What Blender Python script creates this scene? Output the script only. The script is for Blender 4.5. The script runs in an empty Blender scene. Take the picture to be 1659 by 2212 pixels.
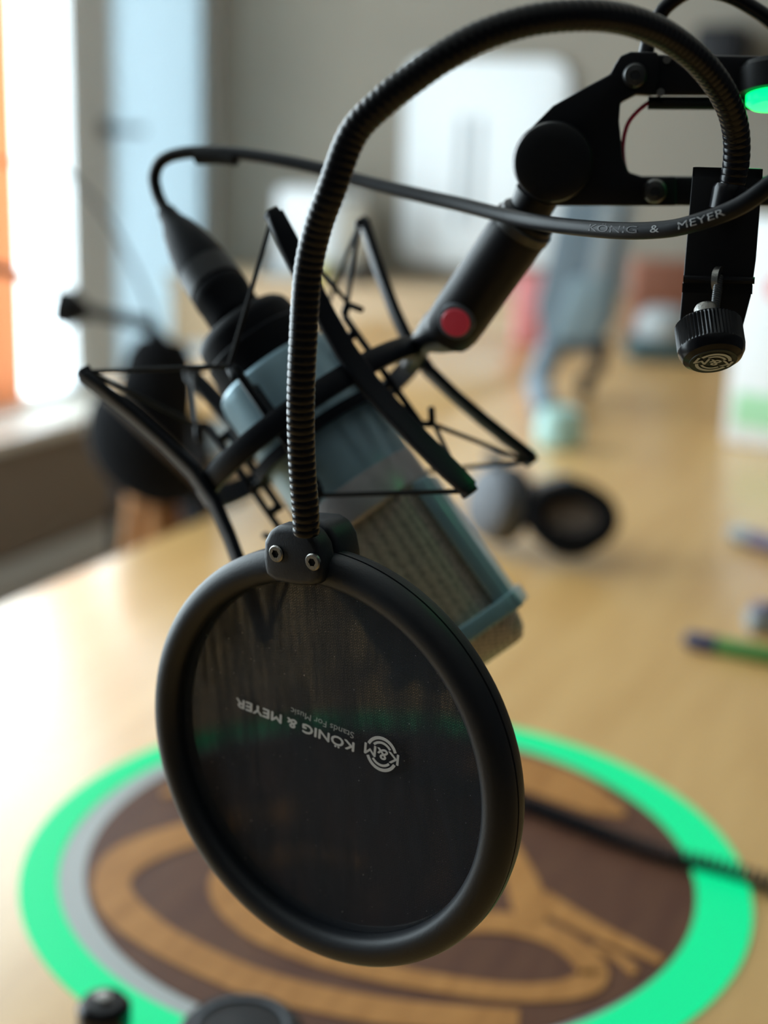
import bpy, bmesh, math, random
from mathutils import Vector as V, Matrix
random.seed(7)
PI = math.pi
SC = bpy.context.scene
COL = SC.collection

# ------------------------------------------------------------------ camera
CAM = V((0, 0, 1.19))
FPX, PITCH, YAW, ROLL = 2950.0, math.radians(15), math.radians(24), math.radians(2)
F = V((-math.sin(YAW) * math.cos(PITCH), math.cos(YAW) * math.cos(PITCH), -math.sin(PITCH)))
R0 = V((math.cos(YAW), math.sin(YAW), 0))
U0 = R0.cross(F)
R = math.cos(ROLL) * R0 + math.sin(ROLL) * U0
U = -math.sin(ROLL) * R0 + math.cos(ROLL) * U0
cam = bpy.data.cameras.new('camera')
cam.sensor_fit = 'VERTICAL'
cam.sensor_height = 36.0
cam.sensor_width = 27.0
cam.lens = FPX / 2212 * 36
cam.clip_start = 0.02
cam.dof.use_dof = True
cam.dof.focus_distance = 0.415
cam.dof.aperture_fstop = 5.1
cob = bpy.data.objects.new('camera', cam)
COL.objects.link(cob)
cob.matrix_world = Matrix(((R.x, U.x, -F.x, CAM.x), (R.y, U.y, -F.y, CAM.y), (R.z, U.z, -F.z, CAM.z), (0, 0, 0, 1)))
SC.camera = cob

# ------------------------------------------------------------------ world, light, exposure
world = bpy.data.worlds.new('overcast_sky')
SC.world = world
world.use_nodes = True
bgn = world.node_tree.nodes['Background']
bgn.inputs['Color'].default_value = (0.82, 0.935, 1.0, 1)
bgn.inputs['Strength'].default_value = 7.8
SC.view_settings.view_transform = 'Standard'
SC.view_settings.look = 'None'
SC.view_settings.gamma = 1.0
SC.view_settings.use_curve_mapping = False
SC.view_settings.exposure = 0.0


def portal(name, loc, rot, sx, sy):
    l = bpy.data.lights.new(name, 'AREA')
    l.shape = 'RECTANGLE'
    l.size, l.size_y = sx, sy
    l.cycles.is_portal = True
    o = bpy.data.objects.new(name, l)
    o.location = loc
    o.rotation_euler = rot
    COL.objects.link(o)


portal('window_daylight', (-2.58, 1.57, 1.49), (0, -PI / 2, 0), 2.1, 3.5)


# ------------------------------------------------------------------ helpers
def W(px, py, d):                      # a point of the place at depth d along the view axis
    return CAM + d * (F + (px - 829.5) / FPX * R - (py - 1106) / FPX * U)


def hit(px, py, point, normal):        # where a sight line meets a real plane
    r = W(px, py, 1.0) - CAM
    return CAM + r * ((point - CAM).dot(normal) / r.dot(normal))


def desk(px, py, z=0.74):
    return hit(px, py, V((0, 0, z)), V((0, 0, 1)))


class MB:
    def __init__(self):
        self.v, self.f = [], []

    def add(self, vs, fs):
        n = len(self.v)
        self.v += [V(p) for p in vs]
        self.f += [tuple(i + n for i in q) for q in fs]
        return self

    def box(self, c, s, ax=None):
        c = V(c)
        ax = ax or (V((1, 0, 0)), V((0, 1, 0)), V((0, 0, 1)))
        vs = [c + ax[0] * (s[0] * i / 2) + ax[1] * (s[1] * j / 2) + ax[2] * (s[2] * k / 2)
              for i in (-1, 1) for j in (-1, 1) for k in (-1, 1)]
        fs = [(0, 1, 3, 2), (4, 6, 7, 5), (0, 4, 5, 1), (2, 3, 7, 6), (0, 2, 6, 4), (1, 5, 7, 3)]
        return self.add(vs, fs)

    def prism(self, pts, ext, holes=None):           # polygon points (3-D, planar) pushed along ext
        n = len(pts)
        pts = [V(p) for p in pts]
        vs = pts + [p + ext for p in pts]
        fs = [tuple(range(n))[::-1], tuple(range(n, 2 * n))]
        fs += [(i, (i + 1) % n, n + (i + 1) % n, n + i) for i in range(n)]
        return self.add(vs, fs)

    def tube(self, path, rad, seg=12, cap=True, closed=False):
        path = [V(p) for p in path]
        n = len(path)
        rs = rad if isinstance(rad, (list, tuple)) else [rad] * n
        tg = []
        for i in range(n):
            a = path[(i - 1) % n] if closed or i > 0 else path[i]
            b = path[(i + 1) % n] if closed or i < n - 1 else path[i]
            tg.append((b - a).normalized())
        ref = V((0, 0, 1)) if abs(tg[0].z) < .9 else V((1, 0, 0))
        nr = tg[0].cross(ref).normalized()
        vs = []
        for i in range(n):
            nr = (nr - tg[i] * nr.dot(tg[i])).normalized()
            bi = tg[i].cross(nr)
            for k in range(seg):
                a = 2 * PI * k / seg
                vs.append(path[i] + (nr * math.cos(a) + bi * math.sin(a)) * rs[i])
        fs = []
        for i in range(n if closed else n - 1):
            j = (i + 1) % n
            for k in range(seg):
                l = (k + 1) % seg
                fs.append((i * seg + k, i * seg + l, j * seg + l, j * seg + k))
        if cap and not closed:
            fs.append(tuple(range(seg))[::-1])
            fs.append(tuple((n - 1) * seg + k for k in range(seg)))
        return self.add(vs, fs)

    def lathe(self, o, ax, prof, seg=40, a0=0.0, closed=False, x=None):   # prof: (radius, height)
        o, ax = V(o), V(ax).normalized()
        if x is None:
            ref = V((0, 0, 1)) if abs(ax.z) < .9 else V((1, 0, 0))
            x = ax.cross(ref).normalized()
        y = ax.cross(x)
        m = len(prof)
        vs = []
        for k in range(seg):
            a = a0 + 2 * PI * k / seg
            d = x * math.cos(a) + y * math.sin(a)
            vs += [o + d * r + ax * h for r, h in prof]
        fs = []
        for k in range(seg):
            l = (k + 1) % seg
            for i in range(m if closed else m - 1):
                j = (i + 1) % m
                fs.append((k * m + i, l * m + i, l * m + j, k * m + j))
        if not closed:
            if prof[0][0] > 1e-6:
                fs.append(tuple(k * m for k in range(seg))[::-1])
            if prof[-1][0] > 1e-6:
                fs.append(tuple(k * m + m - 1 for k in range(seg)))
        return self.add(vs, fs)

    def bar(self, a, b, w, t, side):                 # flat bar from a to b, width along side
        a, b = V(a), V(b)
        d = (b - a).normalized()
        s = (side - d * side.dot(d)).normalized()
        return self.box((a + b) / 2, ((b - a).length, w, t), (d, s, d.cross(s)))

    def bevel(self, w, seg=2, ang=30):
        me = bpy.data.meshes.new('tmp')
        me.from_pydata([tuple(p) for p in self.v], [], self.f)
        bm = bmesh.new()
        bm.from_mesh(me)
        bmesh.ops.recalc_face_normals(bm, faces=bm.faces)
        es = [e for e in bm.edges if len(e.link_faces) == 2 and e.calc_face_angle(0) > math.radians(ang)]
        bmesh.ops.bevel(bm, geom=es, offset=w, segments=seg, affect='EDGES', profile=0.5, clamp_overlap=True)
        bm.verts.index_update()
        self.v = [v.co.copy() for v in bm.verts]
        self.f = [tuple(v.index for v in f.verts) for f in bm.faces]
        bm.free()
        bpy.data.meshes.remove(me)
        return self


def origin(o):
    p = V((0, 0, 0))
    while o is not None:
        p += o.location
        o = o.parent
    return p


def obj(name, mb, mat, parent=None, smooth=True, ang=35, label=None, base=None):
    me = bpy.data.meshes.new(name)
    if parent is not None:
        b = origin(parent)
    else:
        b = V(base) if base is not None else V((0, 0, 0))
    me.from_pydata([tuple(p - b) for p in mb.v], [], mb.f)
    bm = bmesh.new()
    bm.from_mesh(me)
    bmesh.ops.recalc_face_normals(bm, faces=bm.faces)
    bm.to_mesh(me)
    bm.free()
    if smooth:
        me.polygons.foreach_set('use_smooth', [True] * len(me.polygons))
        me.set_sharp_from_angle(angle=math.radians(ang))
    me.materials.append(mat)
    o = bpy.data.objects.new(name, me)
    COL.objects.link(o)
    if parent is not None:
        o.parent = parent
    else:
        o.location = b
    if label:
        o['label'] = label
    return o


def thing(name, label, cat, loc=(0, 0, 0), group=None):
    o = bpy.data.objects.new(name, None)
    o.empty_display_size = 0.05
    COL.objects.link(o)
    o.location = loc
    o['label'] = label
    o['category'] = cat
    if group:
        o['group'] = group
    return o


def tag(o, label, cat, group=None):
    o['label'] = label
    o['category'] = cat
    if group:
        o['group'] = group
    return o


def struct(name, mb, mat, parent=None, **k):
    o = obj(name, mb, mat, parent, **k)
    if parent is None:
        o['kind'] = 'structure'
    return o


def spline(pts, n=8):                    # Catmull-Rom through points (any dimension)
    out = []
    P = [V(p) for p in pts]
    P = [P[0] * 2 - P[1]] + P + [P[-1] * 2 - P[-2]]
    for i in range(1, len(P) - 2):
        a, b, c, d = P[i - 1:i + 3]
        for k in range(n):
            t = k / n
            out.append(0.5 * (2 * b + (c - a) * t + (2 * a - 5 * b + 4 * c - d) * t * t + (3 * b - a - 3 * c + d) * t ** 3))
    out.append(P[-2])
    return out


def resample(path, step):
    out = [path[0].copy()]
    acc = 0.0
    for a, b in zip(path, path[1:]):
        L = (b - a).length
        while acc + L >= step and L > 1e-9:
            t = (step - acc) / L
            a = a.lerp(b, t)
            out.append(a.copy())
            L = (b - a).length
            acc = 0.0
        acc += L
    return out


def text_mesh(s, size, o, xd, yd, bold=0.0, align='LEFT', width=None, spacing=1.0):
    c = bpy.data.curves.new('txt', 'FONT')
    c.body = s
    c.size = size
    c.align_x = align
    c.space_character = spacing
    c.resolution_u = 3
    t = bpy.data.objects.new('txt', c)
    COL.objects.link(t)
    dg = bpy.context.evaluated_depsgraph_get()
    me = bpy.data.meshes.new_from_object(t.evaluated_get(dg))
    vs = [v.co.copy() for v in me.vertices]
    fs = [tuple(p.vertices) for p in me.polygons]
    bpy.data.objects.remove(t)
    bpy.data.curves.remove(c)
    bpy.data.meshes.remove(me)
    k = 1.0
    if width:
        x0, x1 = min(v.x for v in vs), max(v.x for v in vs)
        k = width / (x1 - x0)
        vs = [V(((v.x - x0) * k, v.y, 0)) for v in vs]
    zd = xd.cross(yd)
    ov, of = [], []
    offs = [(0, 0)] if not bold else [(0, 0), (bold, 0), (-bold, 0), (0, bold), (0, -bold)]
    for q, (dx, dy) in enumerate(offs):
        n0 = len(ov)
        ov += [o + xd * (v.x + dx) + yd * (v.y + dy) + zd * (q * 0.000012) for v in vs]
        of += [tuple(i + n0 for i in f) for f in fs]
    return ov, of


# ------------------------------------------------------------------ materials
def mat(name, col, rough=0.5, metal=0.0, spec=0.5, coat=0.0, emit=None, es=0.0, bump=None, vary=None, trans=0.0, sheen=0.0, coatr=0.1):
    m = bpy.data.materials.new(name)
    m.use_nodes = True
    nt = m.node_tree
    b = nt.nodes['Principled BSDF']
    b.inputs['Base Color'].default_value = (*col, 1)
    b.inputs['Roughness'].default_value = rough
    b.inputs['Metallic'].default_value = metal
    b.inputs['Specular IOR Level'].default_value = spec
    b.inputs['Coat Weight'].default_value = coat
    b.inputs['Coat Roughness'].default_value = coatr
    b.inputs['Transmission Weight'].default_value = trans
    b.inputs['Sheen Weight'].default_value = sheen
    if emit:
        b.inputs['Emission Color'].default_value = (*emit, 1)
        b.inputs['Emission Strength'].default_value = es
    tc = nt.nodes.new('ShaderNodeTexCoord')
    if vary:                       # (scale vector, colour 2, noise scale, detail)
        mp = nt.nodes.new('ShaderNodeMapping')
        mp.inputs['Scale'].default_value = vary[0]
        nz = nt.nodes.new('ShaderNodeTexNoise')
        nz.inputs['Scale'].default_value = vary[2]
        nz.inputs['Detail'].default_value = vary[3]
        mx = nt.nodes.new('ShaderNodeMix')
        mx.data_type = 'RGBA'
        mx.inputs[6].default_value = (*col, 1)
        mx.inputs[7].default_value = (*vary[1], 1)
        rp = nt.nodes.new('ShaderNodeMapRange')
        rp.inputs[1].default_value, rp.inputs[2].default_value = 0.35, 0.65
        nt.links.new(tc.outputs['Object'], mp.inputs[0])
        nt.links.new(mp.outputs[0], nz.inputs['Vector'])
        nt.links.new(nz.outputs['Fac'], rp.inputs[0])
        nt.links.new(rp.outputs[0], mx.inputs[0])
        nt.links.new(mx.outputs[2], b.inputs['Base Color'])
    if bump:                       # (noise scale, strength, distance)
        nz = nt.nodes.new('ShaderNodeTexNoise')
        nz.inputs['Scale'].default_value = bump[0]
        nz.inputs['Detail'].default_value = 2
        bp = nt.nodes.new('ShaderNodeBump')
        bp.inputs['Strength'].default_value = bump[1]
        bp.inputs['Distance'].default_value = bump[2]
        nt.links.new(tc.outputs['Object'], nz.inputs['Vector'])
        nt.links.new(nz.outputs['Fac'], bp.inputs['Height'])
        nt.links.new(bp.outputs[0], b.inputs['Normal'])
    return m


M = {}
M['wall'] = mat('taupe_wall_paint', (0.30, 0.27, 0.22), 0.9, vary=((1, 1, 1), (0.25, 0.228, 0.19), 1.2, 3))
M['dark_wall'] = mat('charcoal_wall_paint', (0.07, 0.07, 0.075), 0.9)
M['white_wall'] = mat('white_paint', (0.74, 0.76, 0.75), 0.7, vary=((1, 1, 1), (0.70, 0.73, 0.72), 2, 3))
M['ceiling'] = mat('ceiling_paint', (0.7, 0.7, 0.68), 0.9)
M['floor'] = mat('brown_floor', (0.36, 0.29, 0.23), 0.6, vary=((1, 8, 1), (0.29, 0.23, 0.18), 2, 5))
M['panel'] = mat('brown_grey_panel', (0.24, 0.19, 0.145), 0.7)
M['sill'] = mat('cream_sill', (0.82, 0.78, 0.70), 0.4)
M['oak'] = mat('oak_tabletop', (0.76, 0.45, 0.165), 0.42, spec=0.4, vary=((7, 0.7, 1), (0.67, 0.375, 0.125), 5, 5), coat=0.7, coatr=0.24)
M['oak2'] = mat('sideboard_oak', (0.62, 0.44, 0.26), 0.5, vary=((1, 1, 6), (0.56, 0.39, 0.22), 4, 4))
M['walnut'] = mat('dark_walnut_inlay', (0.115, 0.046, 0.028), 0.5, spec=0.2, vary=((5, 1, 1), (0.15, 0.065, 0.036), 12, 5), coat=0.05, coatr=0.25)
M['light_inlay'] = mat('honey_wood_inlay', (0.56, 0.255, 0.075), 0.5, spec=0.2, vary=((5, 1, 1), (0.44, 0.19, 0.052), 16, 5), coat=0.05, coatr=0.25)
M['frost'] = mat('frosted_acrylic', (0.50, 0.52, 0.51), 0.35)
M['led'] = mat('green_led_strip', (0.005, 0.10, 0.06), 0.5, spec=0.2, emit=(0.0, 0.86, 0.31), es=0.88)
M['led_hot'] = mat('green_lamp_lens', (0.02, 0.5, 0.2), 0.3, emit=(0.0, 1.0, 0.16), es=2.5)
M['black'] = mat('black_plastic', (0.007, 0.0075, 0.010), 0.40, spec=0.35, bump=(900, 0.15, 0.0004))
M['rubber'] = mat('black_soft_plastic', (0.006, 0.0078, 0.0125), 0.42, spec=0.18, bump=(1400, 0.25, 0.0003))
M['plug'] = mat('dull_black_rubber', (0.004, 0.0045, 0.007), 0.5, spec=0.10)
M['rim'] = mat('satin_black_plastic', (0.009, 0.011, 0.016), 0.46, spec=0.42, bump=(1400, 0.2, 0.0003))
M['gloss'] = mat('glossy_black_plastic', (0.004, 0.004, 0.006), 0.25, spec=0.3)
M['matte'] = mat('matte_black_metal', (0.006, 0.006, 0.008), 0.5, spec=0.3)
M['arm'] = mat('black_anodised_aluminium', (0.005, 0.005, 0.008), 0.42, spec=0.3)
M['cord'] = mat('black_elastic_cord', (0.012, 0.012, 0.012), 0.7, spec=0.25)
M['cable'] = mat('black_cable_jacket', (0.008, 0.009, 0.012), 0.42, spec=0.2)
M['steel'] = mat('dark_steel', (0.32, 0.31, 0.29), 0.35, metal=1.0, bump=(1500, 0.4, 0.0003))
M['dark_steel'] = mat('blackened_steel', (0.10, 0.10, 0.10), 0.4, metal=1.0)
M['mic'] = mat('blue_grey_metal', (0.29, 0.45, 0.53), 0.33, metal=0.35)
M['mic_band'] = mat('pale_satin_metal', (0.42, 0.41, 0.42), 0.38, metal=0.4)
M['print'] = mat('pale_grey_print', (0.66, 0.67, 0.69), 0.6)
M['print_dim'] = mat('dim_grey_print', (0.40, 0.41, 0.42), 0.6)
M['print_faint'] = mat('faint_grey_print', (0.10, 0.10, 0.11), 0.6)
M['red'] = mat('red_lens', (0.72, 0.08, 0.12), 0.35, emit=(0.6, 0.03, 0.06), es=0.12)
M['red_wire'] = mat('red_wire', (0.60, 0.02, 0.08), 0.5)
M['white'] = mat('white_plastic', (0.80, 0.84, 0.86), 0.35)
M['paper'] = mat('white_paper', (0.82, 0.84, 0.86), 0.6)
M['pink'] = mat('pink_print', (0.85, 0.32, 0.34), 0.6)
M['mint_print'] = mat('pale_green_print', (0.42, 0.78, 0.48), 0.6)
M['grey_strip'] = mat('grey_strip', (0.42, 0.47, 0.50), 0.6)
M['blue_grey'] = mat('blue_grey_fabric', (0.20, 0.26, 0.31), 0.7)
M['blue_pale'] = mat('pale_blue_plastic', (0.30, 0.40, 0.45), 0.45)
M['mint'] = mat('mint_plastic', (0.42, 0.66, 0.62), 0.45)
M['beige'] = mat('beige_fabric', (0.50, 0.45, 0.36), 0.8)
M['yellow'] = mat('yellow_card', (0.55, 0.50, 0.10), 0.6)
M['rust'] = mat('rust_leather', (0.30, 0.12, 0.075), 0.6)
M['teal'] = mat('dark_teal_card', (0.05, 0.10, 0.115), 0.6)
M['orange'] = mat('orange_curtain', (0.92, 0.58, 0.36), 0.9)
M['blind'] = mat('white_roller_blind', (0.62, 0.66, 0.68), 0.9)
cn = M['blind'].node_tree
tl = cn.nodes.new('ShaderNodeBsdfTranslucent')
tl.inputs[0].default_value = (0.64, 0.72, 0.76, 1)
mxs = cn.nodes.new('ShaderNodeMixShader')
mxs.inputs[0].default_value = 0.45
cn.links.new(cn.nodes['Principled BSDF'].outputs[0], mxs.inputs[1])
cn.links.new(tl.outputs[0], mxs.inputs[2])
cn.links.new(mxs.outputs[0], cn.nodes['Material Output'].inputs[0])
cn = M['orange'].node_tree
tl = cn.nodes.new('ShaderNodeBsdfTranslucent')
tl.inputs[0].default_value = (0.92, 0.58, 0.36, 1)
mxs = cn.nodes.new('ShaderNodeMixShader')
mxs.inputs[0].default_value = 0.6
cn.links.new(cn.nodes['Principled BSDF'].outputs[0], mxs.inputs[1])
cn.links.new(tl.outputs[0], mxs.inputs[2])
cn.links.new(mxs.outputs[0], cn.nodes['Material Output'].inputs[0])
M['wood_leg'] = mat('orange_beech', (0.40, 0.17, 0.05), 0.5)
M['chair'] = mat('grey_chair_fabric', (0.34, 0.36, 0.34), 0.9, vary=((1, 1, 1), (0.24, 0.27, 0.28), 9, 2))
M['foam'] = mat('black_foam', (0.007, 0.007, 0.008), 0.9, spec=0.1)
M['pad'] = mat('grey_ear_pad', (0.13, 0.14, 0.16), 0.6)
M['pad_in'] = mat('brown_grey_cloth', (0.15, 0.115, 0.09), 0.9)
M['green_pen'] = mat('green_pen_barrel', (0.10, 0.36, 0.09), 0.4)
M['lime'] = mat('lime_pen_barrel', (0.45, 0.55, 0.12), 0.4)
M['navy'] = mat('navy_plastic', (0.045, 0.05, 0.11), 0.4)
M['violet'] = mat('violet_plastic', (0.19, 0.16, 0.27), 0.4)
M['eraser'] = mat('grey_plastic', (0.36, 0.40, 0.42), 0.5)

# window glass: clear pane
gl = bpy.data.materials.new('clear_window_glass')
gl.use_nodes = True
nt = gl.node_tree
nt.nodes.remove(nt.nodes['Principled BSDF'])
tr = nt.nodes.new('ShaderNodeBsdfTransparent')
tr.inputs[0].default_value = (0.96, 0.98, 0.98, 1)
gs = nt.nodes.new('ShaderNodeBsdfGlossy')
gs.inputs['Roughness'].default_value = 0.02
mx = nt.nodes.new('ShaderNodeMixShader')
mx.inputs[0].default_value = 0.04
nt.links.new(tr.outputs[0], mx.inputs[1])
nt.links.new(gs.outputs[0], mx.inputs[2])
nt.links.new(mx.outputs[0], nt.nodes['Material Output'].inputs[0])
M['glass'] = gl


def mesh_cloth(name, hole, ang, period):
    """woven nylon gauze: opaque dark threads, open in between, plus a slow change of density"""
    m = bpy.data.materials.new(name)
    m.use_nodes = True
    nt = m.node_tree
    N, L = nt.nodes, nt.links
    b = N['Principled BSDF']
    b.inputs['Base Color'].default_value = (0.018, 0.022, 0.031, 1)
    b.inputs['Roughness'].default_value = 0.6
    b.inputs['Specular IOR Level'].default_value = 0.15
    tr = N.new('ShaderNodeBsdfTransparent')
    mx = N.new('ShaderNodeMixShader')
    tc = N.new('ShaderNodeTexCoord')
    mp = N.new('ShaderNodeMapping')
    mp.inputs['Rotation'].default_value = (0, 0, ang)
    mp.inputs['Scale'].default_value = (2 * PI / period,) * 3
    L.new(tc.outputs['UV'], mp.inputs[0])
    sp = N.new('ShaderNodeSeparateXYZ')
    L.new(mp.outputs[0], sp.inputs[0])

    def math_(op, a, c=None):
        n = N.new('ShaderNodeMath')
        n.operation = op
        for i, x in enumerate((a, c)):
            if x is None:
                continue
            if isinstance(x, (int, float)):
                n.inputs[i].default_value = x
            else:
                L.new(x, n.inputs[i])
        return n.outputs[0]
    sx = math_('MULTIPLY_ADD', math_('SINE', sp.outputs[0]), 0.5)
    sx.node.inputs[2].default_value = 0.5
    sy = math_('MULTIPLY_ADD', math_('SINE', sp.outputs[1]), 0.5)
    sy.node.inputs[2].default_value = 0.5
    weave = math_('MULTIPLY', sx, sy)                # mean 0.25
    nz = N.new('ShaderNodeTexNoise')
    nz.inputs['Scale'].default_value = 1
    nz.inputs['Detail'].default_value = 4
    nz.inputs['Distortion'].default_value = 0.8
    m2 = N.new('ShaderNodeMapping')
    m2.inputs['Rotation'].default_value = (0, 0, 0.5)
    m2.inputs['Scale'].default_value = (170, 32, 1)
    L.new(tc.outputs['UV'], m2.inputs[0])
    L.new(m2.outputs[0], nz.inputs['Vector'])
    du = N.new('ShaderNodeTexNoise')                # lint caught in the cloth
    du.inputs['Scale'].default_value = 1500
    du.inputs['Detail'].default_value = 0
    L.new(tc.outputs['UV'], du.inputs['Vector'])
    dr_ = N.new('ShaderNodeMapRange')
    dr_.inputs[1].default_value, dr_.inputs[2].default_value = 0.83, 0.90
    L.new(du.outputs['Fac'], dr_.inputs[0])
    dm_ = N.new('ShaderNodeMix')
    dm_.data_type = 'RGBA'
    dm_.inputs[6].default_value = (0.018, 0.022, 0.031, 1)
    dm_.inputs[7].default_value = (0.35, 0.36, 0.38, 1)
    L.new(dr_.outputs[0], dm_.inputs[0])
    L.new(dm_.outputs[2], b.inputs['Base Color'])
    rp = N.new('ShaderNodeMapRange')
    rp.inputs[1].default_value, rp.inputs[2].default_value = 0.35, 0.72
    rp.inputs[3].default_value, rp.inputs[4].default_value = 0.45, 1.9
    L.new(nz.outputs['Fac'], rp.inputs[0])
    fac = math_('MULTIPLY', math_('MULTIPLY', weave, 4 * hole), rp.outputs[0])
    fac.node.use_clamp = True
    L.new(fac, mx.inputs[0])
    L.new(b.outputs[0], mx.inputs[1])
    L.new(tr.outputs[0], mx.inputs[2])
    bp = N.new('ShaderNodeBump')
    bp.inputs['Strength'].default_value = 0.6
    bp.inputs['Distance'].default_value = 0.0002
    L.new(weave, bp.inputs['Height'])
    L.new(bp.outputs[0], b.inputs['Normal'])
    L.new(mx.outputs[0], N['Material Output'].inputs[0])
    return m


M['gauze'] = mesh_cloth('black_nylon_gauze', 0.12, 0.5, 0.00045)
M['gauze2'] = mesh_cloth('black_nylon_gauze_rear', 0.13, 1.2, 0.00050)


def grille_mat():
    m = bpy.data.materials.new('woven_wire_grille')
    m.use_nodes = True
    nt = m.node_tree
    N, L = nt.nodes, nt.links
    b = N['Principled BSDF']
    b.inputs['Metallic'].default_value = 0.25
    b.inputs['Roughness'].default_value = 0.5
    tc = N.new('ShaderNodeTexCoord')
    vo = N.new('ShaderNodeTexVoronoi')
    vo.inputs['Scale'].default_value = 560
    vo.inputs['Randomness'].default_value = 0.25
    L.new(tc.outputs['Object'], vo.inputs['Vector'])
    cr = N.new('ShaderNodeValToRGB')
    cr.color_ramp.elements[0].color = (0.70, 0.65, 0.55, 1)
    cr.color_ramp.elements[0].position = 0.25
    cr.color_ramp.elements[1].color = (0.22, 0.205, 0.175, 1)
    cr.color_ramp.elements[1].position = 0.75
    L.new(vo.outputs['Distance'], cr.inputs[0])
    L.new(cr.outputs[0], b.inputs['Base Color'])
    bp = N.new('ShaderNodeBump')
    bp.inputs['Strength'].default_value = 0.8
    bp.inputs['Distance'].default_value = 0.0006
    bp.invert = True
    L.new(vo.outputs['Distance'], bp.inputs['Height'])
    L.new(bp.outputs[0], b.inputs['Normal'])
    return m


M['grille'] = grille_mat()

# ------------------------------------------------------------------ the room
XL, YB, XR, YF, ZC = -2.5, 4.12, 2.6, -2.6, 2.75
struct('floor', MB().box(((XL + XR) / 2, (YB + YF) / 2, -0.05), (XR - XL + 0.6, YB - YF + 0.6, 0.1)), M['floor'], smooth=False)
struct('ceiling', MB().box(((XL + XR) / 2, (YB + YF) / 2, ZC + 0.05), (XR - XL + 0.6, YB - YF + 0.6, 0.1)), M['ceiling'], smooth=False)
struct('wall_back', MB().box(((XL + XR) / 2, YB + 0.1, ZC / 2), (XR - XL + 0.6, 0.2, ZC)), M['wall'], smooth=False)
struct('wall_front', MB().box(((XL + XR) / 2, YF - 0.1, ZC / 2), (XR - XL + 0.6, 0.2, ZC)), M['dark_wall'], smooth=False)
struct('wall_right', MB().box((XR + 0.1, (YB + YF) / 2, ZC / 2), (0.2, YB - YF, ZC)), M['dark_wall'], smooth=False)
# left wall with one wide window opening: y -0.2..3.34
wl = MB()
ZS, ZH = 0.43, 2.55
for y0, y1, z0, z1 in ((YF, 3.345, 0, ZS), (YF, 3.345, ZH, ZC), (YF, -0.2, ZS, ZH), (3.345, 3.44, 0, ZC),
                       (3.44, YB, 2.62, ZC), (4.06, YB, 0, 2.62)):
    wl.box((XL - 0.02, (y0 + y1) / 2, (z0 + z1) / 2), (0.04, y1 - y0, z1 - z0))
struct('wall_left', wl, M['white_wall'], smooth=False)
for n, (y0, y1) in enumerate(((-0.2, 3.345),)):
    fr_ = MB()
    for yy in (y0 + 0.02, y1 - 0.02):
        fr_.box((XL - 0.02, yy, (ZS + ZH) / 2), (0.04, 0.03, ZH - ZS))
    for zz in (ZS + 0.02, ZH - 0.02):
        fr_.box((XL - 0.02, (y0 + y1) / 2, zz), (0.04, y1 - y0, 0.03))
    if n == 0:
        fr_.box((XL - 0.02, 1.25, (ZS + ZH) / 2), (0.04, 0.06, ZH - ZS))
    w = struct('window_%d' % (n + 1), fr_, M['white'], smooth=False)
    struct('window_pane', MB().box((XL - 0.02, (y0 + y1) / 2, (ZS + ZH) / 2), (0.006, y1 - y0, ZH - ZS)), M['glass'], w, smooth=False)
# bench-like sill running under the windows
struct('trim_1', MB().box((XL + 0.1, (YF + 3.40) / 2, ZS - 0.02), (0.2, 3.40 - YF, 0.035)).bevel(0.006), M['sill'])
struct('baseboard_left', MB().box((XL + 0.09, (YF + 3.40) / 2, 0.0395), (0.178, 3.40 - YF, 0.079)), M['white_wall'], smooth=False)
struct('baseboard_back', MB().box(((XL + XR) / 2, YB - 0.008, 0.04), (XR - XL - 0.04, 0.016, 0.08)), M['wall'], smooth=False)
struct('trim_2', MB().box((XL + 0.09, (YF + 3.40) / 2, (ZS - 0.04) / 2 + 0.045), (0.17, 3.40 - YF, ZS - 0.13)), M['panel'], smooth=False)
# glazed white door beside the window, its pane behind a drawn roller blind
dm = MB()
for y0, y1, z0, z1 in ((3.445, 3.53, 0.02, 2.60), (4.0, 4.055, 0.02, 2.60), (3.53, 4.0, 2.50, 2.60), (3.53, 4.0, 0.02, 0.34)):
    dm.box((XL - 0.02, (y0 + y1) / 2, (z0 + z1) / 2), (0.04, y1 - y0, z1 - z0))
dr = struct('door_1', dm, M['white_wall'], smooth=False)
struct('door_pane', MB().box((XL - 0.025, 3.765, 1.42), (0.006, 0.47, 2.16)), M['glass'], dr, smooth=False)
struct('roller_blind', MB().box((XL + 0.004, 3.785, 1.42), (0.003, 0.52, 2.16)), M['blind'], dr, smooth=False)
hp = V((XL, 3.485, 1.21))
struct('door_handle', MB().tube([hp, hp + V((0.045, 0, 0)), hp + V((0.05, 0.02, 0)), hp + V((0.05, 0.12, 0))], 0.010, 10)
       .lathe(hp - V((0.004, 0, 0)), V((1, 0, 0)), [(0.028, 0), (0.028, 0.012), (0.0, 0.012)], 20), M['dark_steel'], dr)
# orange curtain hanging at the near part of the window
cu = MB()
n = 60
pts = []
for i in range(n + 1):
    y = 2.72 + 0.305 * i / n
    pts.append((XL + 0.035 + 0.015 * math.sin(i * 1.1), y))
cu.add([(x, y, z) for x, y in pts for z in (0.455, 2.60)], [(2 * i, 2 * i + 2, 2 * i + 3, 2 * i + 1) for i in range(n)])
cv = obj('curtain', cu, M['orange'], base=(XL, 2.85, 0.5))
sol = cv.modifiers.new('thickness', 'SOLIDIFY')
sol.thickness = 0.003
tag(cv, 'orange curtain hanging in the bright window at the left edge', 'curtain')

# ------------------------------------------------------------------ tables
ZD = 0.74


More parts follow.
